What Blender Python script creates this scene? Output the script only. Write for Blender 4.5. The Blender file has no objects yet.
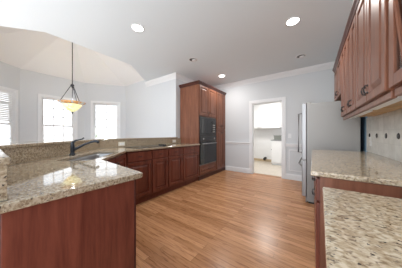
import bpy, bmesh, math, random
from mathutils import Vector, Matrix
random.seed(7)
S = bpy.context.scene
COL = S.collection
PI = math.pi

# ------------------------------------------------------------------ camera
cam_d = bpy.data.cameras.new('camera')
cam_d.sensor_width = 36.0
cam_d.lens = 14.0
cam_d.clip_start = 0.02
cam = bpy.data.objects.new('camera', cam_d)
COL.objects.link(cam)
cam.location = (0, 0, 1.154)
cam.rotation_euler = (PI / 2, 0, math.radians(35.6))
S.camera = cam

# ------------------------------------------------------------------ world, exposure
W = bpy.data.worlds.new('world'); S.world = W; W.use_nodes = True
wn = W.node_tree.nodes; wl = W.node_tree.links
bg = wn['Background']
tcw = wn.new('ShaderNodeTexCoord'); sepw = wn.new('ShaderNodeSeparateXYZ'); rampw = wn.new('ShaderNodeValToRGB')
wl.new(tcw.outputs['Generated'], sepw.inputs[0]); wl.new(sepw.outputs['Z'], rampw.inputs[0])
rampw.color_ramp.elements[0].position = 0.0; rampw.color_ramp.elements[0].color = (0.95, 0.97, 1.0, 1)
rampw.color_ramp.elements[1].position = 0.6; rampw.color_ramp.elements[1].color = (0.72, 0.86, 1.0, 1)
wl.new(rampw.outputs[0], bg.inputs['Color'])
dotw = wn.new('ShaderNodeVectorMath'); dotw.operation = 'DOT_PRODUCT'; dotw.inputs[1].default_value = (0.38, -0.32, 0.0)   # brighter sky on the sun's side
wl.new(tcw.outputs['Generated'], dotw.inputs[0])
strw = wn.new('ShaderNodeMath'); strw.operation = 'ADD'; strw.inputs[1].default_value = 1.12
wl.new(dotw.outputs['Value'], strw.inputs[0]); wl.new(strw.outputs[0], bg.inputs['Strength'])
S.view_settings.view_transform = 'Standard'
S.view_settings.look = 'None'
S.view_settings.gamma = 1.0
S.view_settings.use_curve_mapping = False
S.view_settings.exposure = 1.7
CAN_W = 4.5
LAUNDRY_W = 11.0
PENDANT_W = 2.5

def area_lamp(name, loc, size, watts, color=(1, 0.97, 0.93), rot=(0, 0, 0), shape='DISK', size_y=None):
    d = bpy.data.lights.new(name, 'AREA'); d.shape = shape; d.size = size
    if size_y: d.size_y = size_y
    d.energy = watts; d.color = color
    o = bpy.data.objects.new(name, d); o.location = loc; o.rotation_euler = rot
    COL.objects.link(o)
    return o

# ------------------------------------------------------------------ materials
def mat(name):
    m = bpy.data.materials.new(name); m.use_nodes = True
    return m, m.node_tree.nodes, m.node_tree.links, m.node_tree.nodes['Principled BSDF']
def plain(name, col, rough=0.5, metal=0.0, bump=0.0, bscale=200, spec=0.5, var=0.03):
    m, n, l, p = mat(name)
    tc = n.new('ShaderNodeTexCoord'); nz = n.new('ShaderNodeTexNoise'); nz.inputs['Scale'].default_value = bscale
    l.new(tc.outputs['Object'], nz.inputs['Vector'])
    mx = n.new('ShaderNodeMix'); mx.data_type = 'RGBA'
    mx.inputs[6].default_value = (*[c * (1 - var) for c in col], 1); mx.inputs[7].default_value = (*[min(1, c * (1 + var)) for c in col], 1)
    l.new(nz.outputs['Fac'], mx.inputs[0]); l.new(mx.outputs[2], p.inputs['Base Color'])
    p.inputs['Roughness'].default_value = rough; p.inputs['Metallic'].default_value = metal
    p.inputs['Specular IOR Level'].default_value = spec
    if bump:
        b = n.new('ShaderNodeBump'); b.inputs['Strength'].default_value = bump; b.inputs['Distance'].default_value = 0.002
        l.new(nz.outputs['Fac'], b.inputs['Height']); l.new(b.outputs[0], p.inputs['Normal'])
    return m
def ramp(n, stops):
    r = n.new('ShaderNodeValToRGB'); e = r.color_ramp.elements
    e[0].position, e[0].color = stops[0][0], (*stops[0][1], 1)
    e[1].position, e[1].color = stops[-1][0], (*stops[-1][1], 1)
    for pos, c in stops[1:-1]:
        x = e.new(pos); x.color = (*c, 1)
    return r
def wood(name, dark, light, rough=0.36, scale=(9, 9, 0.9), coat=0.08):
    m, n, l, p = mat(name)
    tc = n.new('ShaderNodeTexCoord'); mp = n.new('ShaderNodeMapping'); mp.inputs['Scale'].default_value = scale
    l.new(tc.outputs['Object'], mp.inputs['Vector'])
    a = n.new('ShaderNodeTexNoise'); a.inputs['Scale'].default_value = 1.6; a.inputs['Detail'].default_value = 5; a.inputs['Distortion'].default_value = 1.2
    b = n.new('ShaderNodeTexNoise'); b.inputs['Scale'].default_value = 14; b.inputs['Detail'].default_value = 3
    l.new(mp.outputs[0], a.inputs['Vector']); l.new(mp.outputs[0], b.inputs['Vector'])
    ad = n.new('ShaderNodeMath'); ad.operation = 'MULTIPLY_ADD'; ad.inputs[1].default_value = 0.3
    l.new(b.outputs['Fac'], ad.inputs[0]); l.new(a.outputs['Fac'], ad.inputs[2])
    r = ramp(n, [(0.4, dark), (0.9, light)])
    l.new(ad.outputs[0], r.inputs[0]); l.new(r.outputs[0], p.inputs['Base Color'])
    p.inputs['Roughness'].default_value = rough
    p.inputs['Specular IOR Level'].default_value = 0.35
    p.inputs['Coat Weight'].default_value = coat; p.inputs['Coat Roughness'].default_value = 0.15
    return m
def granite(name, rot=0.0, k=1.0):
    m, n, l, p = mat(name)
    tc = n.new('ShaderNodeTexCoord'); mp = n.new('ShaderNodeMapping')
    mp.inputs['Rotation'].default_value = (0, 0, rot); mp.inputs['Scale'].default_value = (2.0, 2.9, 2.5)
    l.new(tc.outputs['Object'], mp.inputs['Vector'])
    def nz(s, d=4, dist=0.6):
        x = n.new('ShaderNodeTexNoise'); x.inputs['Scale'].default_value = s; x.inputs['Detail'].default_value = d; x.inputs['Distortion'].default_value = dist
        l.new(mp.outputs[0], x.inputs['Vector']); return x
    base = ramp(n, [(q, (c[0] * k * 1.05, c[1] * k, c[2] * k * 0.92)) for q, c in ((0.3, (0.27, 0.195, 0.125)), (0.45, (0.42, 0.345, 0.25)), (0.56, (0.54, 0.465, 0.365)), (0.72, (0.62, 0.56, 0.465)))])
    l.new(nz(30).outputs['Fac'], base.inputs[0])
    brown = ramp(n, [(0.54, (0, 0, 0)), (0.66, (0.8, 0.8, 0.8))]); l.new(nz(36, 3, 0.5).outputs['Fac'], brown.inputs[0])
    m1 = n.new('ShaderNodeMix'); m1.data_type = 'RGBA'; m1.inputs[7].default_value = (0.19, 0.135, 0.09, 1)
    l.new(brown.outputs[0], m1.inputs[0]); l.new(base.outputs[0], m1.inputs[6])
    dark = ramp(n, [(0.635, (0, 0, 0)), (0.68, (1, 1, 1))]); l.new(nz(44, 2, 0.2).outputs['Fac'], dark.inputs[0])
    m2 = n.new('ShaderNodeMix'); m2.data_type = 'RGBA'; m2.inputs[7].default_value = (0.05, 0.04, 0.038, 1)
    l.new(dark.outputs[0], m2.inputs[0]); l.new(m1.outputs[2], m2.inputs[6])
    l.new(m2.outputs[2], p.inputs['Base Color'])
    p.inputs['Roughness'].default_value = 0.05
    p.inputs['Specular IOR Level'].default_value = 0.85
    return m
def plank_floor():
    m, n, l, p = mat('oak_floor')
    tc = n.new('ShaderNodeTexCoord'); mp = n.new('ShaderNodeMapping')
    l.new(tc.outputs['Object'], mp.inputs['Vector'])
    bk = n.new('ShaderNodeTexBrick'); bk.offset = 0.37; bk.offset_frequency = 3
    bk.inputs['Scale'].default_value = 1.0; bk.inputs['Brick Width'].default_value = 0.95; bk.inputs['Row Height'].default_value = 0.06
    bk.inputs['Mortar Size'].default_value = 0.0012; bk.inputs['Mortar Smooth'].default_value = 0.3; bk.inputs['Bias'].default_value = 0.0
    bk.inputs['Color1'].default_value = (0.36, 0.17, 0.078, 1); bk.inputs['Color2'].default_value = (0.56, 0.295, 0.15, 1)
    bk.inputs['Mortar'].default_value = (0.13, 0.06, 0.03, 1)
    l.new(mp.outputs[0], bk.inputs['Vector'])
    m2 = n.new('ShaderNodeMapping'); m2.inputs['Scale'].default_value = (1.6, 26, 1); l.new(tc.outputs['Object'], m2.inputs['Vector'])
    g = n.new('ShaderNodeTexNoise'); g.inputs['Scale'].default_value = 2.2; g.inputs['Detail'].default_value = 6; g.inputs['Distortion'].default_value = 1.6
    l.new(m2.outputs[0], g.inputs['Vector'])
    r = ramp(n, [(0.34, (0.58, 0.5, 0.43)), (0.46, (0.98, 0.96, 0.94)), (0.66, (1.1, 1.1, 1.09))]); l.new(g.outputs['Fac'], r.inputs[0])
    mx = n.new('ShaderNodeMix'); mx.data_type = 'RGBA'; mx.blend_type = 'MULTIPLY'; mx.inputs[0].default_value = 1
    l.new(bk.outputs['Color'], mx.inputs[6]); l.new(r.outputs[0], mx.inputs[7]); l.new(mx.outputs[2], p.inputs['Base Color'])
    p.inputs['Roughness'].default_value = 0.27; p.inputs['Specular IOR Level'].default_value = 0.28
    b = n.new('ShaderNodeBump'); b.inputs['Strength'].default_value = 0.15; b.inputs['Distance'].default_value = 0.002
    l.new(g.outputs['Fac'], b.inputs['Height']); l.new(b.outputs[0], p.inputs['Normal'])
    return m
def tile(name, c1, c2, mortar, w, h, rough=0.35, axes='XY', off=0.0):
    m, n, l, p = mat(name)
    tc = n.new('ShaderNodeTexCoord'); sp = n.new('ShaderNodeSeparateXYZ'); cb = n.new('ShaderNodeCombineXYZ')
    l.new(tc.outputs['Object'], sp.inputs[0]); l.new(sp.outputs[axes[0]], cb.inputs[0]); l.new(sp.outputs[axes[1]], cb.inputs[1])
    bk = n.new('ShaderNodeTexBrick'); bk.offset = off
    bk.inputs['Scale'].default_value = 1; bk.inputs['Brick Width'].default_value = w; bk.inputs['Row Height'].default_value = h
    bk.inputs['Mortar Size'].default_value = 0.002
    bk.inputs['Color1'].default_value = (*c1, 1); bk.inputs['Color2'].default_value = (*c2, 1); bk.inputs['Mortar'].default_value = (*mortar, 1)
    l.new(cb.outputs[0], bk.inputs['Vector'])
    nz = n.new('ShaderNodeTexNoise'); nz.inputs['Scale'].default_value = 14; nz.inputs['Detail'].default_value = 4; l.new(tc.outputs['Object'], nz.inputs['Vector'])
    r = ramp(n, [(0.3, (0.86, 0.86, 0.85)), (0.7, (1.05, 1.05, 1.05))]); l.new(nz.outputs['Fac'], r.inputs[0])
    mx = n.new('ShaderNodeMix'); mx.data_type = 'RGBA'; mx.blend_type = 'MULTIPLY'; mx.inputs[0].default_value = 1
    l.new(bk.outputs['Color'], mx.inputs[6]); l.new(r.outputs[0], mx.inputs[7]); l.new(mx.outputs[2], p.inputs['Base Color'])
    p.inputs['Roughness'].default_value = rough
    return m
def thin_glass(name, tint=(1, 1, 1), refl=1.0):
    m = bpy.data.materials.new(name); m.use_nodes = True; n = m.node_tree.nodes; l = m.node_tree.links; n.clear()
    out = n.new('ShaderNodeOutputMaterial'); mx = n.new('ShaderNodeMixShader'); t = n.new('ShaderNodeBsdfTransparent'); g = n.new('ShaderNodeBsdfGlossy')
    t.inputs[0].default_value = (*tint, 1); g.inputs['Roughness'].default_value = 0.02
    f = n.new('ShaderNodeFresnel'); f.inputs[0].default_value = 1.45
    l.new(f.outputs[0], mx.inputs[0]); l.new(t.outputs[0], mx.inputs[1]); l.new(g.outputs[0], mx.inputs[2]); l.new(mx.outputs[0], out.inputs[0])
    return m
def emit(name, col, strength):
    m, n, l, p = mat(name)
    p.inputs['Base Color'].default_value = (*col, 1)
    p.inputs['Emission Color'].default_value = (*col, 1); p.inputs['Emission Strength'].default_value = strength
    return m
def amber():
    m, n, l, p = mat('amber_art_glass')
    tc = n.new('ShaderNodeTexCoord'); v = n.new('ShaderNodeTexVoronoi'); v.inputs['Scale'].default_value = 16
    l.new(tc.outputs['Object'], v.inputs['Vector'])
    r = ramp(n, [(0.0, (0.95, 0.62, 0.2)), (0.35, (0.95, 0.80, 0.36)), (0.7, (0.80, 0.84, 0.5)), (1.0, (0.9, 0.86, 0.62))])
    l.new(v.outputs['Color'], r.inputs[0]); l.new(r.outputs[0], p.inputs['Base Color']); l.new(r.outputs[0], p.inputs['Emission Color'])
    p.inputs['Emission Strength'].default_value = 0.2; p.inputs['Roughness'].default_value = 0.2
    return m
def rim_glass():
    m, n, l, p = mat('rim_art_glass')
    tc = n.new('ShaderNodeTexCoord'); v = n.new('ShaderNodeTexVoronoi'); v.inputs['Scale'].default_value = 22
    l.new(tc.outputs['Object'], v.inputs['Vector'])
    r = ramp(n, [(0.0, (0.45, 0.2, 0.08)), (0.4, (0.75, 0.42, 0.16)), (0.7, (0.42, 0.46, 0.5)), (1.0, (0.75, 0.7, 0.5))])
    l.new(v.outputs['Color'], r.inputs[0]); l.new(r.outputs[0], p.inputs['Base Color']); l.new(r.outputs[0], p.inputs['Emission Color'])
    p.inputs['Emission Strength'].default_value = 0.04; p.inputs['Roughness'].default_value = 0.2
    return m

WALL = plain('wall_paint', (0.63, 0.65, 0.668), 0.85, bump=0.05)
CEIL = plain('ceiling_paint', (0.74, 0.795, 0.83), 0.9, bump=0.05)
VAULT = plain('vault_paint', (0.84, 0.84, 0.84), 0.9, bump=0.05)
TRIM = plain('white_trim_paint', (0.77, 0.78, 0.79), 0.45)
WHITE = plain('white_laminate', (0.82, 0.82, 0.82), 0.4)
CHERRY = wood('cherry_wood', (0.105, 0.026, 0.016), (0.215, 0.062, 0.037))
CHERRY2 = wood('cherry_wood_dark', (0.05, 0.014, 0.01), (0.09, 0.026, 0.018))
CHERRY_LIT = wood('cherry_wood_lit', (0.135, 0.048, 0.026), (0.26, 0.105, 0.06), rough=0.36)  # same cherry in a lifted tone, brighter light put into the colour
PLY = wood('birch_underside', (0.46, 0.27, 0.11), (0.62, 0.40, 0.20), rough=0.5, scale=(9, 1, 9), coat=0)
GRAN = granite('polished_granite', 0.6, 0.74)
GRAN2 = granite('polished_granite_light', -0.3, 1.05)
FLOOR = plank_floor()
LTILE = tile('laundry_tile', (0.62, 0.55, 0.46), (0.67, 0.60, 0.51), (0.45, 0.40, 0.34), 0.33, 0.33, 0.3)
BTILE = tile('backsplash_tile', (0.62, 0.61, 0.57), (0.72, 0.71, 0.67), (0.56, 0.55, 0.52), 0.14, 0.14, 0.35, 'YZ', 0.0)
ACCENT = plain('dark_accent_glaze', (0.03, 0.028, 0.03), 0.15)
BLACK = plain('black_iron', (0.012, 0.012, 0.013), 0.4)
BRONZE = plain('oil_rubbed_bronze', (0.028, 0.032, 0.04), 0.28, metal=0.35)
STEEL = plain('brushed_steel', (0.33, 0.33, 0.335), 0.4, metal=1.0)
STEELD = plain('grey_appliance_side', (0.30, 0.293, 0.283), 0.45, metal=0.3)
CHROME = plain('bright_steel', (0.7, 0.7, 0.71), 0.2, metal=1.0)
BGLASS = plain('black_oven_glass', (0.008, 0.010, 0.014), 0.03, spec=0.5)
BLKEN = plain('black_enamel', (0.015, 0.015, 0.017), 0.25)
PLATE = plain('ivory_plastic', (0.72, 0.68, 0.58), 0.4)
SLATEBLUE = plain('slate_blue', (0.2, 0.33, 0.45), 0.6)
TAN = plain('tan_matte', (0.52, 0.40, 0.26), 0.6)
GREEN = plain('grey_green_plastic', (0.20, 0.21, 0.19), 0.5)
GLASS = thin_glass('window_glass')
LENS = emit('lamp_lens', (1.0, 0.97, 0.92), 4.0)
DARKCAN = plain('dark_reflector', (0.10, 0.10, 0.10), 0.35)
AMBER = amber(); RIMG = rim_glass()
BLIND = plain('white_blind', (0.8, 0.8, 0.8), 0.5)
LAWN = plain('pale_lawn', (0.42, 0.42, 0.33), 0.9, var=0.2, bscale=2)
LEAF = plain('pale_foliage', (0.30, 0.34, 0.20), 0.9, var=0.4, bscale=6)
BARK = plain('grey_bark', (0.2, 0.17, 0.14), 0.9)
VINYL = plain('white_vinyl', (0.8, 0.8, 0.8), 0.35)

# ------------------------------------------------------------------ helpers
class Fr:
    def __init__(s, o, u, n):
        s.o = Vector(o); s.u = Vector(u).normalized(); s.n = Vector(n).normalized()
    def __call__(s, a, b, z):
        return s.o + s.u * a + s.n * b + Vector((0, 0, z))
W0 = Fr((0, 0, 0), (1, 0, 0), (0, 1, 0))
class MB:
    def __init__(s): s.bm = bmesh.new()
    def box(s, a0, a1, b0, b1, z0, z1, F=W0):
        v = [s.bm.verts.new(F(a, b, z)) for z in (z0, z1) for a, b in ((a0, b0), (a1, b0), (a1, b1), (a0, b1))]
        for f in ((0, 1, 2, 3), (4, 5, 6, 7), (0, 1, 5, 4), (1, 2, 6, 5), (2, 3, 7, 6), (3, 0, 4, 7)):
            s.bm.faces.new([v[i] for i in f])
        return s
    def loft(s, rings, cap0=True, cap1=True):
        vs = [[s.bm.verts.new(p) for p in r] for r in rings]
        k = len(vs[0])
        for r0, r1 in zip(vs, vs[1:]):
            for i in range(k): s.bm.faces.new((r0[i], r0[(i + 1) % k], r1[(i + 1) % k], r1[i]))
        if cap0: s.bm.faces.new(vs[0])
        if cap1: s.bm.faces.new(vs[-1])
        return s
    def panel(s, F, a0, a1, z0, z1, b, th=0.02, fw=0.055):          # raised-panel door front, back plane at b
        w = min(fw, (a1 - a0) * 0.28, (z1 - z0) * 0.28)
        def ring(ins, bb): return [F(a0 + ins, bb, z0 + ins), F(a1 - ins, bb, z0 + ins), F(a1 - ins, bb, z1 - ins), F(a0 + ins, bb, z1 - ins)]
        f = b + th
        s.loft([ring(0, b), ring(0, f - 0.004), ring(0.005, f), ring(w, f), ring(w + 0.007, f - 0.015), ring(w + 0.016, f - 0.015), ring(w + 0.043, f - 0.001)] if (a1 - a0) > 2 * (w + 0.046) and (z1 - z0) > 2 * (w + 0.046) else
               [ring(0, b), ring(0, f - 0.004), ring(0.006, f)])
        return s
    def frame(s, F, a0, a1, z0, z1, b, th, w):                      # rectangular ring
        s.box(a0, a0 + w, b, b + th, z0, z1, F); s.box(a1 - w, a1, b, b + th, z0, z1, F)
        s.box(a0 + w, a1 - w, b, b + th, z1 - w, z1, F); s.box(a0 + w, a1 - w, b, b + th, z0, z0 + w, F)
        return s
    def prism(s, poly, z0, z1):
        return s.loft([[Vector((x, y, z0)) for x, y in poly], [Vector((x, y, z1)) for x, y in poly]])
    def slab(s, outer, holes, z0, z1):
        for z in (z0, z1):
            es = []
            for lp in [outer] + holes:
                vs = [s.bm.verts.new((x, y, z)) for x, y in lp]
                es += [s.bm.edges.new((vs[i], vs[(i + 1) % len(vs)])) for i in range(len(vs))]
            bmesh.ops.triangle_fill(s.bm, edges=es, use_beauty=True)
        for lp in [outer] + holes:
            for i in range(len(lp)):
                (xa, ya), (xb, yb) = lp[i], lp[(i + 1) % len(lp)]
                s.bm.faces.new([s.bm.verts.new(p) for p in ((xa, ya, z0), (xb, yb, z0), (xb, yb, z1), (xa, ya, z1))])
        bmesh.ops.remove_doubles(s.bm, verts=s.bm.verts, dist=1e-5)
        return s
    def tube(s, pts, r, seg=10, radii=None):
        pts = [Vector(p) for p in pts]; rings = []
        for i, p in enumerate(pts):
            d = (pts[min(i + 1, len(pts) - 1)] - pts[max(i - 1, 0)]).normalized()
            x = d.cross(Vector((0, 0, 1)))
            if x.length < 1e-3: x = d.cross(Vector((1, 0, 0)))
            x.normalize(); y = d.cross(x).normalized(); rr = radii[i] if radii else r
            rings.append([p + (x * math.cos(t) + y * math.sin(t)) * rr for t in [2 * PI * k / seg for k in range(seg)]])
        return s.loft(rings)
    def lathe(s, c, prof, seg=32, cap0=True, cap1=True):
        c = Vector(c)
        return s.loft([[c + Vector((r * math.cos(t), r * math.sin(t), z)) for t in [2 * PI * k / seg for k in range(seg)]] for r, z in prof], cap0, cap1)
    def sweep(s, path, prof, closed=False):                         # prof: (offset to the left of travel, z); mitred
        P = [Vector((x, y, 0)) for x, y in path]; n = len(P); rings = []
        for i in range(n):
            d0 = (P[i] - P[i - 1]).normalized() if (i > 0 or closed) else None
            d1 = (P[(i + 1) % n] - P[i]).normalized() if (i < n - 1 or closed) else None
            if d0 is None: d0 = d1
            if d1 is None: d1 = d0
            n0 = Vector((-d0.y, d0.x, 0)); n1 = Vector((-d1.y, d1.x, 0))
            m = (n0 + n1).normalized(); k = 1 / max(0.3, m.dot(n0))
            rings.append([P[i] + m * (o * k) + Vector((0, 0, z)) for o, z in prof])
        if closed: rings.append(rings[0]); return s.loft(rings, False, False)
        return s.loft(rings)
    def build(s, name, m, parent=None, smooth=False, bevel=0.0, seg=2):
        bmesh.ops.recalc_face_normals(s.bm, faces=s.bm.faces)
        off = Vector((0, 0, 0))
        if parent is not None:
            q = parent
            while q is not None: off += Vector(q.location); q = q.parent
        else:
            vs = [v.co for v in s.bm.verts]
            off = Vector(((min(v.x for v in vs) + max(v.x for v in vs)) / 2, (min(v.y for v in vs) + max(v.y for v in vs)) / 2, min(v.z for v in vs)))
        for v in s.bm.verts: v.co -= off
        me = bpy.data.meshes.new(name); s.bm.to_mesh(me); s.bm.free()
        me.materials.append(m)
        if smooth:
            for p in me.polygons: p.use_smooth = True
        o = bpy.data.objects.new(name, me); COL.objects.link(o)
        if parent is not None: o.parent = parent
        else: o.location = off
        if bevel:
            md = o.modifiers.new('bevel', 'BEVEL'); md.width = bevel; md.segments = seg; md.limit_method = 'ANGLE'; md.angle_limit = math.radians(40)
        return o
def tag(o, label, cat, group=None):
    o['label'] = label; o['category'] = cat
    if group: o['group'] = group
    return o
def thing(name, loc, label, cat, group=None):
    o = bpy.data.objects.new(name, None); o.location = loc; o.empty_display_size = 0.05; COL.objects.link(o)
    return tag(o, label, cat, group)
def struct(o):
    o['kind'] = 'structure'; return o
def sroot(name, loc):
    o = bpy.data.objects.new(name, None); o.location = loc; o.empty_display_size = 0.05; COL.objects.link(o)
    return struct(o)

# ------------------------------------------------------------------ dimensions
H = 2.74                       # kitchen ceiling
YF = 4.55                      # far wall
XR = 0.62                      # right wall
XL = -2.95                     # left wall behind the ovens
NV = [(-3.39, 0.57), (-3.39, 1.98), (-4.2, 2.98), (-5.45, 2.98), (-6.2, 1.98), (-6.2, 0.57), (-5.45, -0.43), (-4.2, -0.43)]
HN = 2.86                      # nook wall height
APEX = (-4.8, 1.275, 3.75)

# ------------------------------------------------------------------ shell
YB = -1.1                      # open end of the room behind the camera
b = MB(); b.box(-6.35, 0.75, YB, YF + 0.06, -0.05, 0); struct(b.build('floor', FLOOR))
b = MB(); b.box(-3.2, 0.75, YF + 0.06, 7.2, -0.05, 0.0); struct(b.build('floor', LTILE))
# kitchen ceiling with the octagonal cut of the nook
b = MB()
kc = [(0.75, YB), (0.75, YF + 0.12), (-3.08, YF + 0.12), (-3.08, 3.1), (-4.2, 3.1), NV[2], NV[1], NV[0], NV[7], (-4.2, YB)]
b.slab(kc, [], H, H + 0.10); struct(b.build('ceiling', CEIL))
b = MB()
rings = [[Vector((x, y, HN)) for x, y in NV], [Vector((APEX[0] + (x - APEX[0]) * 0.03, APEX[1] + (y - APEX[1]) * 0.03, APEX[2])) for x, y in NV]]
b.loft(rings, False, True)
EDGE = [NV[7], NV[0], NV[1], NV[2]]
for (xa, ya), (xb, yb) in zip(EDGE, EDGE[1:]):
    b.bm.faces.new([b.bm.verts.new(p) for p in ((xa, ya, H), (xb, yb, H), (xb, yb, HN), (xa, ya, HN))])
struct(b.build('ceiling', VAULT))
b = MB(); b.box(-3.2, 0.75, YF + 0.12, 7.2, 2.55, 2.65); struct(b.build('ceiling', CEIL))

def wall(name, F, L, h, th, openings=(), m=WALL, z0=0.0):
    """wall along F.u, room side at b=0, thickness to -n; openings (a0,a1,z0,z1)"""
    b = MB(); cur = 0.0
    for a0, a1, q0, q1 in sorted(openings):
        if a0 > cur: b.box(cur, a0, -th, 0, z0, h, F)
        if q0 > z0 + 0.001: b.box(a0, a1, -th, 0, z0, q0, F)
        if q1 < h: b.box(a0, a1, -th, 0, q1, h, F)
        cur = a1
    if cur < L: b.box(cur, L, -th, 0, z0, h, F)
    return struct(b.build(name, m))
# far wall with the laundry doorway
DX0, DX1, DH = -1.43, -0.65, 2.03
FF = Fr((XR, YF, 0), (-1, 0, 0), (0, -1, 0))
wall('wall_far', FF, XR - XL, H, 0.12, [(XR - DX1, XR - DX0, 0, DH)])
wall('wall_right', Fr((XR, YB, 0), (0, 1, 0), (-1, 0, 0)), YF - YB + 0.12, H, 0.12)
wall('wall_left', Fr((XL, YF + 0.12, 0), (0, -1, 0), (1, 0, 0)), YF + 0.12 - 3.1, H, 0.12)
# nook walls
def seg_frame(p, q):
    p = Vector((*p, 0)); q = Vector((*q, 0)); u = (q - p).normalized()
    c = Vector((-4.8, 1.275, 0)); n = Vector((-u.y, u.x, 0))
    if n.dot(c - p) < 0: n = -n
    return Fr(p, u, n), (q - p).length
def px_on(F, px):                                                  # distance along F where the sight line of a photo column meets it
    t = (px - 201) / 156.33; yaw = math.radians(35.6)
    c = Vector((-math.sin(yaw), math.cos(yaw), 0)); r = Vector((math.cos(yaw), math.sin(yaw), 0)); d = c + r * t
    A = Matrix(((F.u.x, -d.x), (F.u.y, -d.y)))
    s = A.inverted() @ Vector((-F.o.x, -F.o.y)); return s[0]
b = MB(); b.box(-5.5, XL - 0.0, 2.98, 3.1, 0, HN); struct(b.build('wall_nook', WALL))
b = MB(); b.box(-5.5, -4.2, -0.55, -0.43, 0, HN); struct(b.build('wall_nook', WALL))
WZ0, WZ1 = 0.55, 2.21
Fn, Ln = seg_frame(NV[4], NV[5]); F2, L2 = Fn, Ln
w2 = sorted((px_on(F2, 41.2), px_on(F2, 74.8)))
F3, L3 = seg_frame(NV[3], NV[4]); w3 = sorted((px_on(F3, 93.2), px_on(F3, 118.2)))
F1, L1 = seg_frame(NV[5], NV[6]); w1 = [0.13, 1.05]
print('windows', w1, L1, w2, L2, w3, L3)
wall('wall_nook', F1, L1, HN, 0.12, [(w1[0], w1[1], 0.30, WZ1)])
wall('wall_nook', F2, L2, HN, 0.12, [(w2[0], w2[1], WZ0, WZ1)])
wall('wall_nook', F3, L3, HN, 0.12, [(w3[0], w3[1], WZ0, WZ1)])
# laundry shell
b = MB(); b.box(-3.2, 0.75, 6.95, 7.07, 0, 2.55); struct(b.build('wall_laundry', WHITE))
b = MB(); b.box(-2.75, -2.63, YF + 0.12, 6.95, 0, 2.55); struct(b.build('wall_laundry', WHITE))
b = MB(); b.box(-0.42, -0.30, YF + 0.12, 6.95, 0, 2.55); struct(b.build('wall_laundry', WHITE))

def window(name, F, a0, a1, z0, z1, blinds=False, cols=3, rows=3):
    r = sroot(name, F((a0 + a1) / 2, 0, z0))
    c = MB(); c.frame(F, a0 - 0.068, a1 + 0.068, z0 - 0.068, z1 + 0.068, 0.0, 0.022, 0.068)
    c.box(a0 - 0.12, a1 + 0.12, 0, 0.06, z0 - 0.03, z0, F); c.build('casing', TRIM, r, bevel=0.004)
    c = MB(); c.frame(F, a0, a1, z0, z1, -0.12, 0.12, 0.018); c.build('jamb', TRIM, r)
    zm = 1.40
    for nm, q0, q1, bb in (('upper_sash', zm - 0.02, z1 - 0.018, -0.085), ('lower_sash', z0 + 0.018, zm + 0.02, -0.05)):
        s_ = MB(); s_.frame(F, a0 + 0.018, a1 - 0.018, q0, q1, bb, 0.032, 0.038)
        ia0, ia1, iz0, iz1 = a0 + 0.056, a1 - 0.056, q0 + 0.038, q1 - 0.038
        for k in range(1, cols):
            x = ia0 + (ia1 - ia0) * k / cols; s_.box(x - 0.009, x + 0.009, bb + 0.006, bb + 0.026, iz0, iz1, F)
        for k in range(1, rows):
            z = iz0 + (iz1 - iz0) * k / rows; s_.box(ia0, ia1, bb + 0.006, bb + 0.026, z - 0.009, z + 0.009, F)
        so = s_.build(nm, VINYL, r)
        g = MB(); g.box(ia0 - 0.01, ia1 + 0.01, bb + 0.014, bb + 0.018, iz0 - 0.01, iz1 + 0.01, F); g.build('pane', GLASS, so)
    if blinds:
        s_ = MB(); s_.box(a0 + 0.025, a1 - 0.025, -0.012, 0.0, z1 - 0.06, z1 - 0.018, F)
        z = z1 - 0.08
        while z > 1.46:
            s_.box(a0 + 0.03, a1 - 0.03, -0.014, -0.002, z, z + 0.032, F); z -= 0.044
        s_.build('blind', BLIND, r)
    return r
window('window_1', F1, w1[0], w1[1], 0.30, WZ1, blinds=True)
window('window_2', F2, w2[0], w2[1], WZ0, WZ1)
window('window_3', F3, w3[0], w3[1], WZ0, WZ1, cols=2, rows=3)

# crown, base, chair rail, door casing
crown = [(0, H), (0, H - 0.12), (0.012, H - 0.12), (0.02, H - 0.10), (0.05, H - 0.055), (0.078, H - 0.03), (0.085, H - 0.012), (0.095, H)]
def trim(name, path, prof): return struct(MB().sweep(path, prof).build(name, TRIM))
trim('trim_1', [(XR, 1.0), (XR, YF), (XL, YF), (XL, 2.98), (-4.2, 2.98)], crown)
bprof = [(0, 0), (0.016, 0), (0.016, 0.11), (0.008, 0.14), (0, 0.14)]
trim('baseboard_far', [(DX0 - 0.085, YF), (-2.28, YF)], bprof)
trim('baseboard_far', [(XR, YF), (DX1 + 0.085, YF)], bprof)
rprof = [(0, 0.835), (0.012, 0.835), (0.016, 0.87), (0.03, 0.885), (0.03, 0.905), (0, 0.91)]
trim('trim_2', [(DX0 - 0.085, YF), (-2.28, YF)], rprof)
trim('trim_3', [(XR, YF), (DX1 + 0.085, YF)], rprof)
pf = Fr((0, YF, 0), (1, 0, 0), (0, -1, 0))
for i, (a0, a1) in enumerate(((-0.50, -0.02), (0.06, 0.55))):
    b = MB(); b.frame(pf, a0, a1, 0.22, 0.76, 0, 0.012, 0.022); struct(b.build('trim_%d' % (4 + i), TRIM, bevel=0.004))
d = sroot('door_1', ((DX0 + DX1) / 2, YF, 0))
b = MB()
for q in (0.0, 0.155):
    F = Fr((0, YF - 0.0 + (0.12 if q else 0), 0), (1, 0, 0), (0, 1 if q else -1, 0))
    b.box(DX0 - 0.085, DX0, 0, 0.022, 0, DH + 0.085, F); b.box(DX1, DX1 + 0.085, 0, 0.022, 0, DH + 0.085, F); b.box(DX0, DX1, 0, 0.022, DH, DH + 0.085, F)
b.build('casing', TRIM, d, bevel=0.004)
b = MB(); b.box(DX0, DX0 + 0.018, YF, YF + 0.12, 0, DH); b.box(DX1 - 0.018, DX1, YF, YF + 0.12, 0, DH); b.box(DX0 + 0.018, DX1 - 0.018, YF, YF + 0.12, DH - 0.018, DH)
b.build('jamb', TRIM, d)
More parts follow.
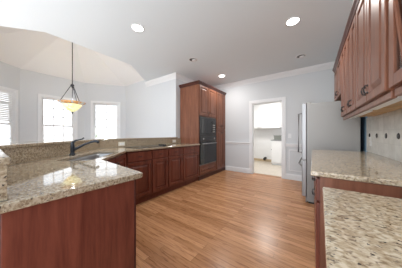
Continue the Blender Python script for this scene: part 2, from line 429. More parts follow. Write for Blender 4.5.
for z in (0.25, 1.02, 1.72):
    b = MB(); b.box(DX1 - 0.021, DX1 - 0.018, YF + 0.06, YF + 0.10, z, z + 0.10); b.tube([(DX1 - 0.024, YF + 0.11, z - 0.005), (DX1 - 0.024, YF + 0.11, z + 0.105)], 0.007)
    b.build('hinge', BLACK, d)
b = MB(); b.box(DX0 + 0.018, DX1 - 0.018, YF - 0.01, YF + 0.12, 0, 0.008); b.build('threshold', FLOOR, d)
b = MB(); b.sweep([(-0.42, 6.95), (-2.63, 6.95)], [(0, 0), (0.015, 0), (0.015, 0.10), (0, 0.10)]); struct(b.build('strip_laundry', TAN))  # tan strip along the foot of the laundry back wall

# ------------------------------------------------------------------ half wall with raised bar
inner = [(-0.90, 0.03), (-1.792, 0.03), (-2.905, 1.143), (-2.905, 2.98)]
outr = [(-0.90, -0.10), (-1.846, -0.10), (-3.03, 1.085), (-3.03, 2.98)]
b = MB(); b.prism(inner + outr[::-1], 0, 1.042); struct(b.build('wall_bar', WALL))
# granite facing of the half wall (top face line = counter back line)
face = [(-0.895, 0.051), (-1.80, 0.051), (-2.884, 1.135), (-2.884, 3.10)]
b = MB(); b.sweep(face, [(0, 0.916), (-0.0005, 0.916), (0.02, 0.916), (0.02, 1.042), (0, 1.042)][1:])
tag(b.build('granite_backsplash', GRAN), 'speckled brown granite backsplash strip behind the sink and the left counter', 'backsplash')
cin = [(-0.885, 0.06), (-1.797, 0.06), (-2.876, 1.138), (-2.876, 2.975)]
cout = [(-0.885, -0.34), (-1.945, -0.34), (-3.06, 0.775), (-3.06, 2.975)]
b = MB(); b.prism(cin + cout[::-1], 1.042, 1.072)
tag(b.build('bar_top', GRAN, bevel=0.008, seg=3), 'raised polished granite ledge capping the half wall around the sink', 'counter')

# ------------------------------------------------------------------ left counter, sink, faucet
SQ = math.sqrt(0.5)
FS = Fr((-2.045, 0.745, 0), (-SQ, SQ, 0), (SQ, SQ, 0))             # sink frame: u along the diagonal, n towards the front
def sxy(a, bb): p = FS(a, bb, 0); return (p.x, p.y)
def rrect(a0, a1, b0, b1, r, k=4):
    pts = []
    for (ca, cb, t0) in ((a1 - r, b1 - r, 0), (a0 + r, b1 - r, 90), (a0 + r, b0 + r, 180), (a1 - r, b0 + r, 270)):
        for i in range(k + 1):
            t = math.radians(t0 + 90 * i / k); pts.append((ca + r * math.cos(t), cb + r * math.sin(t)))
    return pts
SA, SB0, SB1 = 0.40, -0.155, 0.155
hole = [sxy(a, q) for a, q in rrect(-SA, SA, SB0, SB1, 0.06)]
ctr = [(-0.855, -0.11), (-0.855, 0.568), (-0.865, 0.585), (-1.625, 0.655), (-2.24, 1.245), (-2.24, 3.10), (-2.884, 3.10), (-2.884, 1.135), (-1.80, 0.051), (-0.897, 0.051), (-0.897, -0.11)]
b = MB(); b.slab(ctr, [hole], 0.884, 0.915)
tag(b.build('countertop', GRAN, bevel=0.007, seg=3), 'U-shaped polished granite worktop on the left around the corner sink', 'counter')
sk = thing('sink', FS(0, 0, 0.72), 'stainless steel double-bowl sink set in the diagonal corner of the left worktop', 'sink')
b = MB()
rr = lambda ins, z, r: [FS(a, q, z) for a, q in rrect(-SA - 0.012 + ins, SA + 0.012 - ins, SB0 - 0.012 + ins, SB1 + 0.012 - ins, r)]
b.loft([rr(-0.012, 0.882, 0.06), rr(0.016, 0.882, 0.06), rr(0.022, 0.86, 0.06), rr(0.03, 0.735, 0.05), rr(0.05, 0.722, 0.04)], False, True)
b.build('basin', STEEL, sk, smooth=True)
b = MB(); b.box(-0.012, 0.012, SB0 + 0.02, SB1 - 0.02, 0.724, 0.86, FS); b.build('divider', STEEL, sk, bevel=0.005)
for a in (-0.18, 0.18):
    p = FS(a, 0.0, 0.7235); b = MB(); b.lathe(p, [(0.042, 0), (0.042, 0.003), (0.03, 0.003), (0.026, -0.0005)], 20); b.build('drain', CHROME, sk)
fc = thing('faucet', FS(0.02, -0.232, 0.915), 'dark bronze pull-out kitchen faucet with raised side lever behind the sink', 'faucet')
fp = FS(0.02, -0.232, 0.0)
b = MB(); b.lathe((fp.x, fp.y, 0), [(0.030, 0.9155), (0.030, 0.922), (0.024, 0.93), (0.019, 0.945), (0.022, 0.98), (0.022, 1.01), (0.018, 1.035), (0.015, 1.06), (0.006, 1.068)], 20)
b.build('body', BRONZE, fc, smooth=True)
f3 = lambda a, q, z: tuple(FS(0.02 + a, -0.232 + q, z - 0.012))
b = MB(); b.tube([f3(0, 0.01, 0.985), f3(0, 0.05, 1.005), f3(0, 0.12, 1.045), f3(0, 0.19, 1.073), f3(0, 0.235, 1.083), f3(0, 0.262, 1.076), f3(0, 0.272, 1.062)], 0.015, 12, [0.017, 0.015, 0.012, 0.012, 0.014, 0.016, 0.014])
b.build('spout', BRONZE, fc, smooth=True)
b = MB(); b.tube([f3(0, 0, 1.068), f3(0.01, 0.03, 1.092), f3(0.02, 0.06, 1.100), f3(0.03, 0.085, 1.108), f3(0.035, 0.10, 1.122)], 0.008, 10, [0.014, 0.010, 0.007, 0.008, 0.009])
b.build('lever', BRONZE, fc, smooth=True)

# ------------------------------------------------------------------ cabinets
def pull(F, a, z, b0, parent, vertical=True, L=0.05, m=BLACK):
    q = MB()
    if vertical: e = [(a, z - L / 2), (a, z + L / 2)]
    else: e = [(a - L / 2, z), (a + L / 2, z)]
    m0 = ((e[0][0] + e[1][0]) / 2, (e[0][1] + e[1][1]) / 2)
    q.tube([F(e[0][0], b0 + 0.002, e[0][1]), F(e[0][0], b0 + 0.016, e[0][1]), F(m0[0], b0 + 0.021, m0[1]), F(e[1][0], b0 + 0.016, e[1][1]), F(e[1][0], b0 + 0.002, e[1][1])], 0.0045, 8)
    for (x, zz) in e: q.tube([F(x, b0, zz), F(x, b0 + 0.004, zz)], 0.008, 8)
    q.build('pull', m, parent, smooth=True)
def base_cab(F, a0, a1, depth, label, group, drawer=True, doors=1, hinge=1, mw=CHERRY, toe=0.05, name='base_cabinet', body=None):
    r = thing(name, F((a0 + a1) / 2, -depth / 2, 0), label, 'cabinet', group)
    q = MB(); q.box(a0, a1, -depth, 0, 0.10, 0.882, F) if body is None else body(q)
    q.build('carcass', mw, r)
    if body is None:
        q = MB(); q.box(a0, a1, -depth, -toe, 0, 0.10, F); q.build('toe_kick', CHERRY, r)
    zt = 0.862
    w = (a1 - a0 - 0.02)
    if drawer:
        q = MB(); q.panel(F, a0 + 0.01, a1 - 0.01, 0.72, zt, 0.0005, 0.02, 0.028); dr = q.build('drawer', mw, r)
        pull(F, (a0 + a1) / 2, 0.79, 0.0205, dr, False)
        zt = 0.705
    for k in range(doors):
        x0 = a0 + 0.01 + w * k / doors + (0.002 if k else 0); x1 = a0 + 0.01 + w * (k + 1) / doors - 0.004
        q = MB(); q.panel(F, x0, x1, 0.125, zt, 0.0005); dr = q.build('door', mw, r)
        hs = hinge if doors == 1 else (1 if k == 0 else -1)
        pull(F, x1 - 0.03 if hs > 0 else x0 + 0.03, zt - 0.09, 0.0205, dr, True)
    return r
FLt = Fr((-2.29, 0, 0), (0, 1, 0), (1, 0, 0))
G1 = 'cherry base cabinets along the left run'
labs = ['cherry base cabinet next to the diagonal sink cabinet, first of the left run', 'cherry base cabinet second from the sink corner on the left run',
        'cherry base cabinet third from the sink corner on the left run', 'cherry base cabinet standing right beside the oven tower']
for (a0, a1), lb in zip(((1.262, 1.715), (1.717, 2.095), (2.097, 2.515), (2.517, 3.105)), labs):
    base_cab(FLt, a0, a1, 0.60, lb, G1)
# diagonal sink cabinet
FD = Fr((-1.68, 0.635, 0), (-SQ, SQ, 0), (SQ, SQ, 0))
DL = 0.855
def sbody(q):
    q.prism([(-1.68, 0.625), (-2.285, 1.235), (-2.285, 1.258), (-2.88, 1.258), (-2.88, 1.17), (-1.75, 0.06), (-1.68, 0.06)], 0.1, 0.66)
    q.box(0, DL, -0.022, -0.001, 0.66, 0.882, FD)
r = base_cab(FD, 0.0, DL, 0.3, 'cherry sink cabinet set diagonally across the left corner', None, drawer=False, doors=2, body=sbody, name='sink_cabinet')
for ch in r.children:
    pass
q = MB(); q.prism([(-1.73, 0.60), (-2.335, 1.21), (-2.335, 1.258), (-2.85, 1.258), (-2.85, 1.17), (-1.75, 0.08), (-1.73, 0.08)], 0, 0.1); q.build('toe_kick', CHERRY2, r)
# peninsula
FP = Fr((-0.89, 0.519, 0), (-1, 0, 0), (0, 1, 0))
r = base_cab(FP, 0.0, 0.70, 0.455, 'peninsula cabinet with a plain reddish-brown end panel, nearest the camera on the left', None, doors=2, name='peninsula_cabinet')
q = MB(); q.box(-0.889, -0.87, 0.035, 0.530, 0, 0.882); q.build('end_panel', CHERRY, r, bevel=0.003)
q = MB(); q.box(-0.889, -0.868, 0.5305, 0.54, 0, 0.882); q.build('corner_strip', CHERRY2, r, bevel=0.002)
q = MB(); q.box(-0.898, -0.868, -0.10, 0.033, 0, 0.882); q.build('wall_end_panel', CHERRY, r, bevel=0.003)
for x, y, lab in ((0.46, 0.0, 'cream outlet plate on the granite backsplash beside the sink'), (0, 0, 'cream outlet plate on the granite backsplash near the oven tower')):
    if x: F = Fr((-2.884, 1.50, 0), (0, 1, 0), (1, 0, 0))
    else: F = Fr((-2.884, 2.85, 0), (0, 1, 0), (1, 0, 0))
    o = thing('outlet', F(0, 0, 0.975), lab, 'outlet')
    q = MB(); q.box(-0.06, 0.06, 0.0005, 0.006, 0.935, 1.008, F); q.build('plate', PLATE, o, bevel=0.002)
    for s in (-0.02, 0.02):
        q = MB(); q.box(s - 0.014, s + 0.014, 0.0062, 0.008, 0.955, 0.988, F); q.build('socket', TRIM, o)

ck = thing('cooktop', (-2.55, 1.87, 0.9155), 'dark glass cooktop with four burners set in the left worktop', 'cooktop')
q = MB(); q.prism([(-2.81, 1.49), (-2.30, 1.49), (-2.30, 2.25), (-2.81, 2.25)], 0.9156, 0.922); q.build('glass_top', BGLASS, ck, bevel=0.003)
for x, y, rr_ in ((-2.68, 1.66, 0.085), (-2.44, 1.66, 0.07), (-2.68, 1.98, 0.07), (-2.44, 1.98, 0.085)):
    q = MB(); q.lathe((x, y, 0), [(rr_, 0.9222), (rr_, 0.9228), (rr_ - 0.006, 0.9228), (rr_ - 0.006, 0.9222)], 28, False, False); q.build('burner', STEELD, ck)
for k in range(4):
    q = MB(); q.lathe((-2.64 + 0.06 * k, 2.18, 0), [(0.02, 0.9222), (0.018, 0.94), (0.012, 0.942)], 16); q.build('knob', BLKEN, ck, smooth=True)

# ------------------------------------------------------------------ oven tower and pantry
FT = Fr((-2.30, 0, 0), (0, 1, 0), (1, 0, 0))
def tower_crown(a0, a1, parent, left):
    pr = [(0, 2.39), (0.012, 2.39), (0.02, 2.41), (0.045, 2.445), (0.05, 2.465), (0, 2.465)]
    pr = [(-o, z) for o, z in pr]
    path = [(-2.30, a0), (-2.30, a1)]
    if left: path = [(-2.93, a0)] + path
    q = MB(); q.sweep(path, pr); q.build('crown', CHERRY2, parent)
OA0, OA1, PA1 = 3.112, 3.965, 4.54
ov = thing('oven_cabinet', (-2.6, (OA0 + OA1) / 2, 0), 'tall cherry cabinet housing the microwave and wall oven', 'cabinet')
q = MB(); q.box(OA0, OA0 + 0.02, -0.62, 0, 0.0, 2.44, FT); q.build('side_panel', CHERRY_LIT, ov)
q = MB(); q.box(OA1 - 0.02, OA1, -0.62, 0, 0.0, 2.44, FT); q.build('side_panel', CHERRY_LIT, ov)
q = MB(); q.box(OA0 + 0.02, OA1 - 0.02, -0.62, -0.60, 0.1, 2.44, FT)
for z0, z1 in ((0.10, 0.12), (0.345, 0.365), (1.60, 1.625), (2.40, 2.44)): q.box(OA0 + 0.02, OA1 - 0.02, -0.60, 0, z0, z1, FT)
q.box(OA0 + 0.02, OA0 + 0.045, -0.03, 0, 0.12, 2.40, FT); q.box(OA1 - 0.045, OA1 - 0.02, -0.03, 0, 0.12, 2.40, FT)
q.build('carcass', CHERRY_LIT, ov)
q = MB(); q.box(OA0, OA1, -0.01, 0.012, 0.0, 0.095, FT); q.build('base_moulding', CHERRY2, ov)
q = MB(); q.panel(FT, OA0 + 0.02, OA1 - 0.02, 0.125, 0.345, 0.0005); dr = q.build('drawer', CHERRY_LIT, ov); pull(FT, (OA0 + OA1) / 2, 0.235, 0.0205, dr, False)
mid = (OA0 + OA1) / 2
for x0, x1, hx in ((OA0 + 0.025, mid - 0.008, mid - 0.035), (mid + 0.008, OA1 - 0.025, mid + 0.035)):
    q = MB(); q.panel(FT, x0, x1, 1.63, 2.385, 0.0005); dr = q.build('door', CHERRY_LIT, ov); pull(FT, hx, 1.72, 0.0205, dr)
tower_crown(OA0, OA1, ov, True)
pn = thing('pantry_cabinet', (-2.6, (OA1 + PA1) / 2, 0), 'tall cherry pantry cabinet between the ovens and the far wall', 'cabinet')
q = MB(); q.box(OA1 + 0.001, PA1, -0.62, 0, 0.0, 2.44, FT); q.build('carcass', CHERRY_LIT, pn)
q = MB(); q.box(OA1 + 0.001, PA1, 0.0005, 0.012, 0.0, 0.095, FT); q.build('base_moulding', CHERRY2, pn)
mp_ = (OA1 + PA1) / 2
for x0, x1, hx in ((OA1 + 0.022, mp_ - 0.006, mp_ - 0.03), (mp_ + 0.006, PA1 - 0.02, mp_ + 0.03)):
    q = MB(); q.panel(FT, x0, x1, 1.30, 2.385, 0.0005); dr = q.build('door', CHERRY_LIT, pn); pull(FT, hx, 1.40, 0.0205, dr)
    q = MB(); q.panel(FT, x0, x1, 0.12, 1.28, 0.0005); dr = q.build('door', CHERRY_LIT, pn); pull(FT, hx, 1.18, 0.0205, dr)
tower_crown(OA1 + 0.001, PA1, pn, False)
A0, A1 = OA0 + 0.048, OA1 - 0.048
mw = thing('microwave', (-2.5, mid, 1.115), 'black built-in microwave above the wall oven', 'microwave')
q = MB(); q.box(A0, A1, -0.45, 0.0, 1.117, 1.598, FT); q.build('housing', BLKEN, mw)
q = MB(); q.frame(FT, A0 - 0.02, A1 + 0.02, 1.112, 1.598, 0.001, 0.02, 0.05); q.build('trim_frame', BLKEN, mw, bevel=0.003)
q = MB(); q.box(A0 + 0.032, A1 - 0.20, 0.002, 0.030, 1.165, 1.545, FT); dr = q.build('door', BGLASS, mw, bevel=0.003)
q = MB(); q.box(A0 + 0.10, A1 - 0.27, 0.0305, 0.032, 1.23, 1.49, FT); q.build('window', BGLASS, dr)
q = MB(); q.tube([FT(A1 - 0.225, 0.03, 1.22), FT(A1 - 0.225, 0.055, 1.23), FT(A1 - 0.225, 0.055, 1.48), FT(A1 - 0.225, 0.03, 1.49)], 0.009); q.build('handle', BLKEN, dr, smooth=True)
q = MB(); q.box(A1 - 0.198, A1 - 0.032, 0.002, 0.027, 1.165, 1.545, FT); cp = q.build('control_panel', BLKEN, mw, bevel=0.002)
q = MB(); q.box(A1 - 0.18, A1 - 0.05, 0.0272, 0.028, 1.47, 1.52, FT); q.build('display', BGLASS, cp)
for i in range(3):
    for j in range(4):
        q = MB(); q.box(A1 - 0.175 + i * 0.043, A1 - 0.14 + i * 0.043, 0.0272, 0.029, 1.20 + j * 0.06, 1.235 + j * 0.06, FT); q.build('button', STEELD, cp)
wo = thing('wall_oven', (-2.5, mid, 0.366), 'black glass wall oven built in below the microwave', 'oven')
q = MB(); q.box(A0, A1, -0.55, 0.0, 0.367, 1.108, FT); q.build('housing', BLKEN, wo)
q = MB(); q.box(A0 - 0.02, A1 + 0.02, 0.001, 0.028, 0.955, 1.108, FT); cp = q.build('control_panel', BLKEN, wo, bevel=0.003)
q = MB(); q.box(mid - 0.13, mid + 0.13, 0.0282, 0.0295, 1.0, 1.06, FT); q.build('display', BGLASS, cp)
for s in (-0.27, 0.27):
    q = MB(); q.tube([FT(mid + s, 0.0285, 1.03), FT(mid + s, 0.05, 1.03)], 0.02, 16); q.build('knob', STEELD, cp)
q = MB(); q.box(A0 - 0.02, A1 + 0.02, 0.001, 0.035, 0.385, 0.948, FT); dr = q.build('door', BGLASS, wo, bevel=0.004)
q = MB(); q.box(A0 + 0.09, A1 - 0.09, 0.0352, 0.037, 0.47, 0.82, FT); q.build('window', BGLASS, dr)
q = MB(); q.tube([FT(A0 + 0.03, 0.07, 0.905), FT(A1 - 0.03, 0.07, 0.905)], 0.012, 12)
for x in (A0 + 0.06, A1 - 0.06): q.tube([FT(x, 0.034, 0.905), FT(x, 0.07, 0.905)], 0.008)
q.build('handle', STEEL, dr, smooth=True)
q = MB(); q.box(A0 - 0.02, A1 + 0.02, 0.001, 0.02, 0.367, 0.382, FT); q.build('vent', STEELD, wo)

# ------------------------------------------------------------------ refrigerator
fr = thing('refrigerator', (0.2, 3.60, 0), 'grey bottom-freezer refrigerator with steel doors at the far end of the right wall', 'refrigerator')
RY0, RY1, RT = 3.15, 4.05, 1.668
q = MB(); q.box(-0.085, 0.555, RY0, RY1, 0.03, RT - 0.01); q.build('cabinet', STEELD, fr, bevel=0.006)
q = MB(); q.box(-0.06, 0.5, RY0 + 0.02, RY1 - 0.02, 0.0, 0.03); q.build('base', BLKEN, fr)
q = MB(); q.box(-0.10, -0.086, RY0 + 0.01, RY1 - 0.01, 0.012, 0.10); q.build('toe_grille', STEELD, fr)
FRf = Fr((-0.088, 0, 0), (0, 1, 0), (-1, 0, 0))
q = MB(); q.box(RY0, RY1, 0, 0.065, 0.715, RT, FRf); dr = q.build('door', STEEL, fr, bevel=0.008, seg=3)
q = MB(); q.tube([FRf(RY0 + 0.07, 0.06, 0.83), FRf(RY0 + 0.07, 0.115, 0.84), FRf(RY0 + 0.07, 0.115, 1.50), FRf(RY0 + 0.07, 0.06, 1.51)], 0.013, 12); q.build('handle', STEEL, dr, smooth=True)
q = MB(); q.box(RY0, RY1, 0, 0.065, 0.11, 0.705, FRf); dr = q.build('freezer_drawer', STEEL, fr, bevel=0.008, seg=3)
q = MB(); q.tube([FRf(RY0 + 0.06, 0.06, 0.60), FRf(RY0 + 0.06, 0.11, 0.645), FRf(RY1 - 0.06, 0.11, 0.645), FRf(RY1 - 0.06, 0.06, 0.60)], 0.013, 12); q.build('handle', STEEL, dr, smooth=True)
q = MB(); q.box(-0.12, -0.02, RY0 + 0.01, RY0 + 0.06, RT - 0.0095, RT + 0.012); q.build('hinge_cover', STEELD, fr, bevel=0.004)

# ------------------------------------------------------------------ right side base cabinets and counters
FRt = Fr((0.036, 0, 0), (0, 1, 0), (-1, 0, 0))
G2 = 'cherry base cabinets under the right far counter'
for (a0, a1), lb in zip(((1.262, 1.84), (1.842, 2.42), (2.422, 2.99)), ['cherry base cabinet with its plain end panel facing the gap in the right counters',
        'cherry base cabinet in the middle under the far right counter', 'cherry base cabinet under the right counter next to the refrigerator']):
    r = base_cab(FRt, a0, a1, 0.575, lb, G2)  # shade on these grazing fronts comes from the deeper cherry colour
    if a0 < 1.3:
        q = MB(); q.box(0.037, 0.615, 1.245, 1.261, 0.0, 0.882); q.build('end_panel', CHERRY_LIT, r)
b = MB(); b.box(-0.012, 0.617, 1.235, 3.0, 0.884, 0.915)
tag(b.build('countertop', GRAN2, bevel=0.007, seg=3), 'granite worktop on the right running back to the refrigerator', 'counter')
base_cab(Fr((0.09, 0, 0), (0, 1, 0), (-1, 0, 0)), 0.12, 0.88, 0.525, 'cherry base cabinet under the granite worktop closest to the camera on the right', None, doors=2)
b = MB(); b.prism([(0.036, 0.905), (0.617, 0.905), (0.617, -0.45), (-0.004, -0.45)], 0.884, 0.915)
tag(b.build('countertop', GRAN2, bevel=0.007, seg=3), 'speckled granite worktop in the bottom right corner, closest to the camera', 'counter')
base_cab(Fr((0.09, 0, 0), (0, 1, 0), (-1, 0, 0)), -0.43, 0.118, 0.525, 'cherry base cabinet at the end of the nearest right worktop', None)

# tile backsplash
ts = thing('tile_backsplash', (XR - 0.006, 1.5, 0.916), 'pale stone tile backsplash with small dark accents on the right wall', 'backsplash')
b = MB(); b.box(XR - 0.011, XR - 0.0005, -0.45, 3.13, 0.9155, 1.375); b.build('tile_field', BTILE, ts)
for k in range(9):
    y = 0.69 + 0.285 * k
    b = MB(); F = Fr((XR - 0.011, y, 1.135), (0, 1, 0), (-1, 0, 0))
    b.loft([[F(0.028 * math.cos(t) * e, bb, 0.028 * math.sin(t) * e) for t in [2 * PI * i / 16 for i in range(16)]] for e, bb in ((1, 0.0002), (1, 0.003), (0.8, 0.006))])
    b.build('accent_tile', ACCENT, ts)
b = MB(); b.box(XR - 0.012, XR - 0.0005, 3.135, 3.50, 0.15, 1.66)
tag(b.build('blue_strip', SLATEBLUE), 'narrow dark blue strip between the tiled backsplash and the refrigerator', 'panel')  # thin slate-blue sheet lying on the wall past the tiles
o = thing('outlet', (XR - 0.012, 2.93, 1.02), 'white outlet plate on the pale tile backsplash by the refrigerator', 'outlet')
F = Fr((XR - 0.0115, 2.93, 0), (0, 1, 0), (-1, 0, 0))
q = MB(); q.box(-0.036, 0.036, 0.0005, 0.006, 1.0, 1.115, F); q.build('plate', TRIM, o, bevel=0.002)
for z in (1.035, 1.08):
    q = MB(); q.box(-0.014, 0.014, 0.0062, 0.008, z - 0.015, z + 0.015, F); q.build('socket', PLATE, o)

# ------------------------------------------------------------------ right side wall cabinets
UX = 0.325
FU = Fr((UX, 0, 0), (0, 1, 0), (-1, 0, 0))
UZ0, UZ1 = 1.375, 2.24
def ucrown(a0, a1, parent):
    pr = [(0, UZ1 - 0.012), (0.024, UZ1 - 0.012), (0.03, UZ1 + 0.01), (0.044, UZ1 + 0.03), (0.046, UZ1 + 0.04), (0, UZ1 + 0.04)]
    q = MB(); q.sweep([(UX, a0), (UX, a1)], pr); q.build('crown', CHERRY2, parent)
def wall_cab(a0, a1, label, doors, z0=UZ0, z1=UZ1, rail=True, group='cherry wall cabinets on the right wall', glass=False, name='wall_cabinet'):
    r = thing(name, ((UX + XR) / 2, (a0 + a1) / 2, z0), label, 'cabinet', group)
    dp = XR - UX - 0.002
    q = MB()
    if glass:
        q.box(a0, a0 + 0.018, -dp, 0, z0, z1, FU); q.box(a1 - 0.018, a1, -dp, 0, z0, z1, FU)
        q.box(a0 + 0.018, a1 - 0.018, -dp, 0, z0, z0 + 0.018, FU); q.box(a0 + 0.018, a1 - 0.018, -dp, 0, z1 - 0.018, z1, FU)
        q.box(a0 + 0.018, a1 - 0.018, -dp, -dp + 0.01, z0 + 0.018, z1 - 0.018, FU)
        q.box(a0 + 0.018, a1 - 0.018, -dp + 0.01, -0.03, (z0 + z1) / 2, (z0 + z1) / 2 + 0.018, FU)
    else: q.box(a0, a1, -dp, 0, z0, z1, FU)
    q.build('carcass', CHERRY_LIT, r)
    q = MB(); q.box(a0 + 0.02, a1 - 0.02, -dp + 0.01, -0.03, z0 - 0.006, z0 - 0.0005, FU); q.build('underside', PLY, r)
    if rail:
        q = MB(); q.box(a0, a1, -0.022, 0.0, z0 - 0.038, z0 - 0.0005, FU); q.build('light_rail', CHERRY_LIT, r, bevel=0.004)
    w = (a1 - a0 - 0.012)
    for k in range(doors):
        x0 = a0 + 0.006 + w * k / doors + (0.0015 if k else 0); x1 = a0 + 0.006 + w * (k + 1) / doors - 0.0015
        q = MB()
        if glass:
            q.frame(FU, x0, x1, z0 + 0.005, z1 - 0.018, 0.0005, 0.02, 0.055); dr = q.build('door', CHERRY_LIT, r, bevel=0.002)
            g = MB(); g.box(x0 + 0.05, x1 - 0.05, 0.006, 0.010, z0 + 0.055, z1 - 0.09, FU); g.build('pane', GLASS, dr)
            g = MB(); xa, xb, za, zb = x0 + 0.055, x1 - 0.055, z0 + 0.06, z1 - 0.095
            xm, zm = (xa + xb) / 2, (za + zb) / 2
            for p0, p1 in (((xa, zm), (xm, za)), ((xm, za), (xb, zm)), ((xb, zm), (xm, zb)), ((xm, zb), (xa, zm))):
                g.tube([FU(p0[0], 0.014, p0[1]), FU(p1[0], 0.014, p1[1])], 0.008, 6)
            g.build('mullion', CHERRY_LIT, dr)
        else:
            q.panel(FU, x0, x1, z0 + 0.005, z1 - 0.018, 0.0005, 0.02, 0.05); dr = q.build('door', CHERRY_LIT, r)
        hx = (x1 - 0.028) if (doors == 1 or k == 0) else (x0 + 0.028)
        pull(FU, hx, z0 + 0.085, 0.0205, dr)
    ucrown(a0, a1, r)
    return r
wall_cab(0.55, 1.178, 'cherry wall cabinet with leaded glass doors at the upper right edge', 2, glass=True)
wall_cab(1.215, 1.905, 'widest solid-door cherry wall cabinet, beside the glass-door cabinet', 2)
wall_cab(1.907, 2.35, 'cherry wall cabinet with two narrow doors, middle of the right upper row', 2)
wall_cab(2.352, 2.79, 'cherry wall cabinet at the far end of the upper row before the refrigerator', 2)
wall_cab(2.795, 3.60, 'short cherry wall cabinet hung above the refrigerator', 2, z0=1.70, rail=False)
for a0, a1, lb in ((1.27, 1.85, 'slim white under-cabinet light under the widest upper cabinet'), (1.96, 2.70, 'slim white under-cabinet light under the far upper cabinets')):
    o = thing('cabinet_light', ((UX + XR) / 2, (a0 + a1) / 2, UZ0 - 0.03), lb, 'light', 'under-cabinet lights')
    q = MB(); q.box(a0, a1, -0.095, -0.03, UZ0 - 0.026, UZ0 - 0.0065, FU); q.build('housing', TRIM, o, bevel=0.004)
    q = MB(); q.box(a0 + 0.03, a1 - 0.03, -0.088, -0.037, UZ0 - 0.029, UZ0 - 0.0265, FU); q.build('diffuser', WHITE, o)

# ------------------------------------------------------------------ pendant lamp
PX, PY = -4.87, 1.30
pd = thing('pendant_lamp', (PX, PY, APEX[2]), 'bronze pendant with a lit amber glass bowl over the breakfast nook', 'lamp')
q = MB(); q.lathe((PX, PY, 0), [(0.065, 3.70), (0.06, 3.675), (0.03, 3.655), (0.012, 3.65)], 24); q.build('canopy', BRONZE, pd, smooth=True)
q = MB(); q.tube([(PX, PY, 3.66), (PX, PY, 2.38)], 0.009, 10); q.build('rod', BRONZE, pd, smooth=True)
q = MB(); q.lathe((PX, PY, 0), [(0.01, 2.40), (0.03, 2.385), (0.042, 2.36), (0.026, 2.335), (0.014, 2.31), (0.008, 2.29)], 20); q.build('hub', BRONZE, pd, smooth=True)
for k in range(3):
    t = 2 * PI * k / 3 + 0.35
    q = MB(); q.tube([(PX + 0.03 * math.cos(t), PY + 0.03 * math.sin(t), 2.35), (PX + 0.24 * math.cos(t), PY + 0.24 * math.sin(t), 1.93)], 0.008, 8); q.build('arm', BRONZE, pd, smooth=True)
q = MB(); q.lathe((PX, PY, 0), [(0.275, 1.948), (0.28, 1.938), (0.205, 1.885), (0.195, 1.89), (0.265, 1.946)], 40, False, False); q.build('rim', RIMG, pd, smooth=True)
q = MB(); q.lathe((PX, PY, 0), [(0.20, 1.885), (0.145, 1.80), (0.085, 1.735), (0.03, 1.70), (0.025, 1.706), (0.08, 1.743), (0.138, 1.806), (0.19, 1.888)], 40, False, False); q.build('bowl', AMBER, pd, smooth=True)
q = MB(); q.lathe((PX, PY, 0), [(0.03, 1.703), (0.022, 1.69), (0.012, 1.68), (0.016, 1.665), (0.004, 1.65)], 16); q.build('finial', BRONZE, pd, smooth=True)
q = MB(); q.lathe((PX, PY, 0), [(0.02, 1.86), (0.035, 1.88), (0.035, 1.92), (0.015, 1.95)], 16); q.build('bulb', LENS, pd, smooth=True)
q = MB(); q.tube([(PX, PY, 1.95), (PX, PY, 2.30)], 0.007, 8); q.build('stem', BRONZE, pd, smooth=True)

pl_d = bpy.data.lights.new('pendant_bulb', 'POINT'); pl_d.energy = PENDANT_W; pl_d.color = (1.0, 0.97, 0.93); pl_d.shadow_soft_size = 0.05
pl_o = bpy.data.objects.new('pendant_bulb', pl_d); pl_o.location = (PX + 0.06, PY, 1.965); COL.objects.link(pl_o)
# ------------------------------------------------------------------ recessed ceiling lights
def can(x, y, lit, label, r=0.075):
    o = thing('recessed_light' if lit else 'ceiling_spotlight', (x, y, H - 0.02), label, 'light', 'lit recessed ceiling lights' if lit else 'unlit ceiling spotlights')
    q = MB(); q.lathe((x, y, 0), [(r + 0.018, H - 0.0005), (r + 0.018, H - 0.004), (r + 0.004, H - 0.008), (r, H - 0.006), (r, H - 0.001)], 32, False, False); q.build('trim_ring', TRIM, o, smooth=True)
    if lit:
        q = MB(); q.lathe((x, y, 0), [(r, H - 0.0045), (r * 0.98, H - 0.0055)], 32); q.build('lens', LENS, o)
        area_lamp('recessed_lamp', (x, y, H - 0.02), 0.14, CAN_W)
    else:
        q = MB(); q.lathe((x, y, 0), [(r * 0.99, H - 0.003), (r * 0.6, H - 0.0012)], 32); q.build('reflector', DARKCAN, o)
        q = MB(); q.lathe((x + 0.02, y + 0.02, 0), [(0.05, H - 0.006), (0.046, H - 0.02), (0.03, H - 0.026), (0.01, H - 0.022)], 24); q.build('eyeball', TRIM, o, smooth=True)
can(-2.13, 1.35, True, 'lit round recessed light nearest the sink side of the ceiling')
can(-0.23, 2.54, True, 'lit round recessed light in the middle right of the ceiling')
can(-2.02, 3.80, True, 'lit round recessed light near the oven tower')
can(-2.08, 2.61, False, 'unlit ceiling spotlight between the two lit lights on the left')
can(-0.20, 3.77, False, 'unlit ceiling spotlight near the far right end of the ceiling')

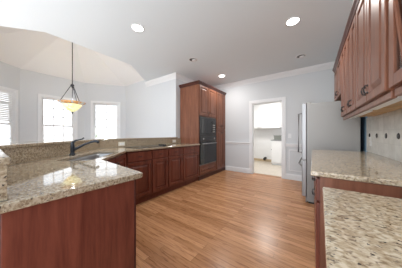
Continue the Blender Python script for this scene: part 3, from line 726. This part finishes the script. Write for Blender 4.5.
# ------------------------------------------------------------------ laundry room
area_lamp('laundry_lamp', (-1.3, 5.6, 2.5), 0.5, LAUNDRY_W)
FLn = Fr((0, 6.60, 0), (1, 0, 0), (0, -1, 0))
lc = thing('laundry_cabinet', (-1.5, 6.78, 1.38), 'white double-door wall cabinet in the laundry room beyond the doorway', 'cabinet')
q = MB(); q.box(-2.35, -0.45, -0.345, 0, 1.38, 2.42, FLn); q.build('carcass', WHITE, lc)
for x0, x1, hx in ((-2.34, -1.765, -1.80), (-1.76, -1.0, -1.73), (-0.995, -0.46, -0.96)):
    q = MB(); q.box(x0, x1, 0.001, 0.02, 1.385, 2.41, FLn); dr = q.build('door', WHITE, lc, bevel=0.003)
    q = MB(); q.tube([FLn(hx - 0.05, 0.021, 1.42), FLn(hx - 0.05, 0.04, 1.42), FLn(hx + 0.05, 0.04, 1.42), FLn(hx + 0.05, 0.021, 1.42)], 0.006, 8); q.build('pull', STEEL, dr)
uc = thing('utility_cabinet', (-1.0, 6.6, 0), 'white utility cabinet standing at the right in the laundry room', 'cabinet')
q = MB(); q.box(-1.27, -0.45, 6.32, 6.93, 0.08, 0.90); q.build('carcass', WHITE, uc)
q = MB(); q.box(-1.25, -0.46, 6.36, 6.92, 0, 0.08); q.build('toe_kick', TRIM, uc)
q = MB(); q.box(-1.29, -0.44, 6.29, 6.935, 0.90, 0.93); q.build('top', STEEL, uc, bevel=0.004)
q = MB(); q.box(-1.26, -0.87, 6.30, 6.319, 0.10, 0.885); q.build('door', WHITE, uc, bevel=0.003)
q = MB(); q.box(-0.86, -0.46, 6.30, 6.319, 0.10, 0.885); q.build('door', WHITE, uc, bevel=0.003)
bx = thing('storage_bin', (-1.02, 6.55, 0.931), 'grey-green bin standing on the white utility cabinet', 'bin')
q = MB(); q.loft([[Vector((-1.02 + sx * e, 6.55 + sy * e * 0.8, z)) for sx, sy in ((-1, -1), (1, -1), (1, 1), (-1, 1))] for e, z in ((0.17, 0.931), (0.185, 1.09), (0.195, 1.09), (0.195, 1.105), (0.18, 1.105), (0.16, 0.945))]); q.build('body', GREEN, bx, bevel=0.004)
q = MB(); q.tube([(-0.96, 6.42, 1.09), (-0.9, 6.40, 1.16), (-0.84, 6.42, 1.17)], 0.012); q.build('handle', BLACK, bx, smooth=True)
o = thing('drain_stub', (-1.62, 6.86, 0.0), 'black drain pipe stub low on the laundry room back wall', 'pipe')
q = MB(); q.tube([(-1.62, 6.94, 0.15), (-1.62, 6.80, 0.15), (-1.62, 6.76, 0.13)], 0.045, 14); q.build('pipe', BLACK, o, smooth=True)
q = MB(); q.tube([(-1.62, 6.765, 0.132), (-1.62, 6.74, 0.12)], 0.055, 14); q.build('cap', BLACK, o)
o = thing('valve_box', (-1.36, 6.94, 0.5), 'small dark valve on the laundry wall beside the white cabinet', 'valve')
q = MB(); q.tube([(-1.36, 6.949, 0.52), (-1.36, 6.88, 0.52)], 0.018, 10); q.build('stem', STEEL, o)
q = MB(); q.tube([(-1.36, 6.88, 0.52), (-1.36, 6.86, 0.52)], 0.035, 12); q.build('knob', BLACK, o)
# light switch right of the doorway
o = thing('light_switch', (-0.48, YF - 0.004, 1.1), 'white light switch plate on the far wall right of the doorway', 'switch')
F = Fr((-0.48, YF, 0), (1, 0, 0), (0, -1, 0))
q = MB(); q.box(-0.036, 0.036, 0.0005, 0.006, 1.05, 1.165, F); q.build('plate', TRIM, o, bevel=0.002)
q = MB(); q.box(-0.006, 0.006, 0.0062, 0.014, 1.095, 1.12, F); q.build('toggle', WHITE, o)

# ------------------------------------------------------------------ outdoors
b = MB(); b.box(-70, -6.6, -40, 50, -0.75, -0.6); struct(b.build('ground', LAWN))
def tree(x, y, h, rad, label):
    t = thing('tree', (x, y, -0.6), label, 'tree', 'pale trees outside the bay windows')
    q = MB(); q.tube([(x, y, -0.6), (x + 0.1, y, h * 0.4), (x, y + 0.1, h * 0.75)], 0.2, 8, [0.22, 0.16, 0.06]); q.build('trunk', BARK, t, smooth=True)
    q = MB()
    for k in range(16):
        a = random.uniform(0, 2 * PI); rr_ = rad * random.uniform(0, 0.75); zz = h * random.uniform(0.4, 0.95)
        m4 = Matrix.Translation((x + rr_ * math.cos(a), y + rr_ * math.sin(a), zz)) @ Matrix.Scale(rad * random.uniform(0.3, 0.5), 4)
        g = bmesh.ops.create_icosphere(q.bm, subdivisions=2, radius=1, matrix=m4)
        for v in g['verts']: v.co += Vector((random.uniform(-1, 1), random.uniform(-1, 1), random.uniform(-1, 1))) * 0.12 * rad
    q.build('foliage', LEAF, t)
tree(-24, 17, 3.2, 2.6, 'pale green tree seen through the right bay window')
tree(-30, 10.0, 2.6, 2.4, 'low pale tree seen through the middle bay window')
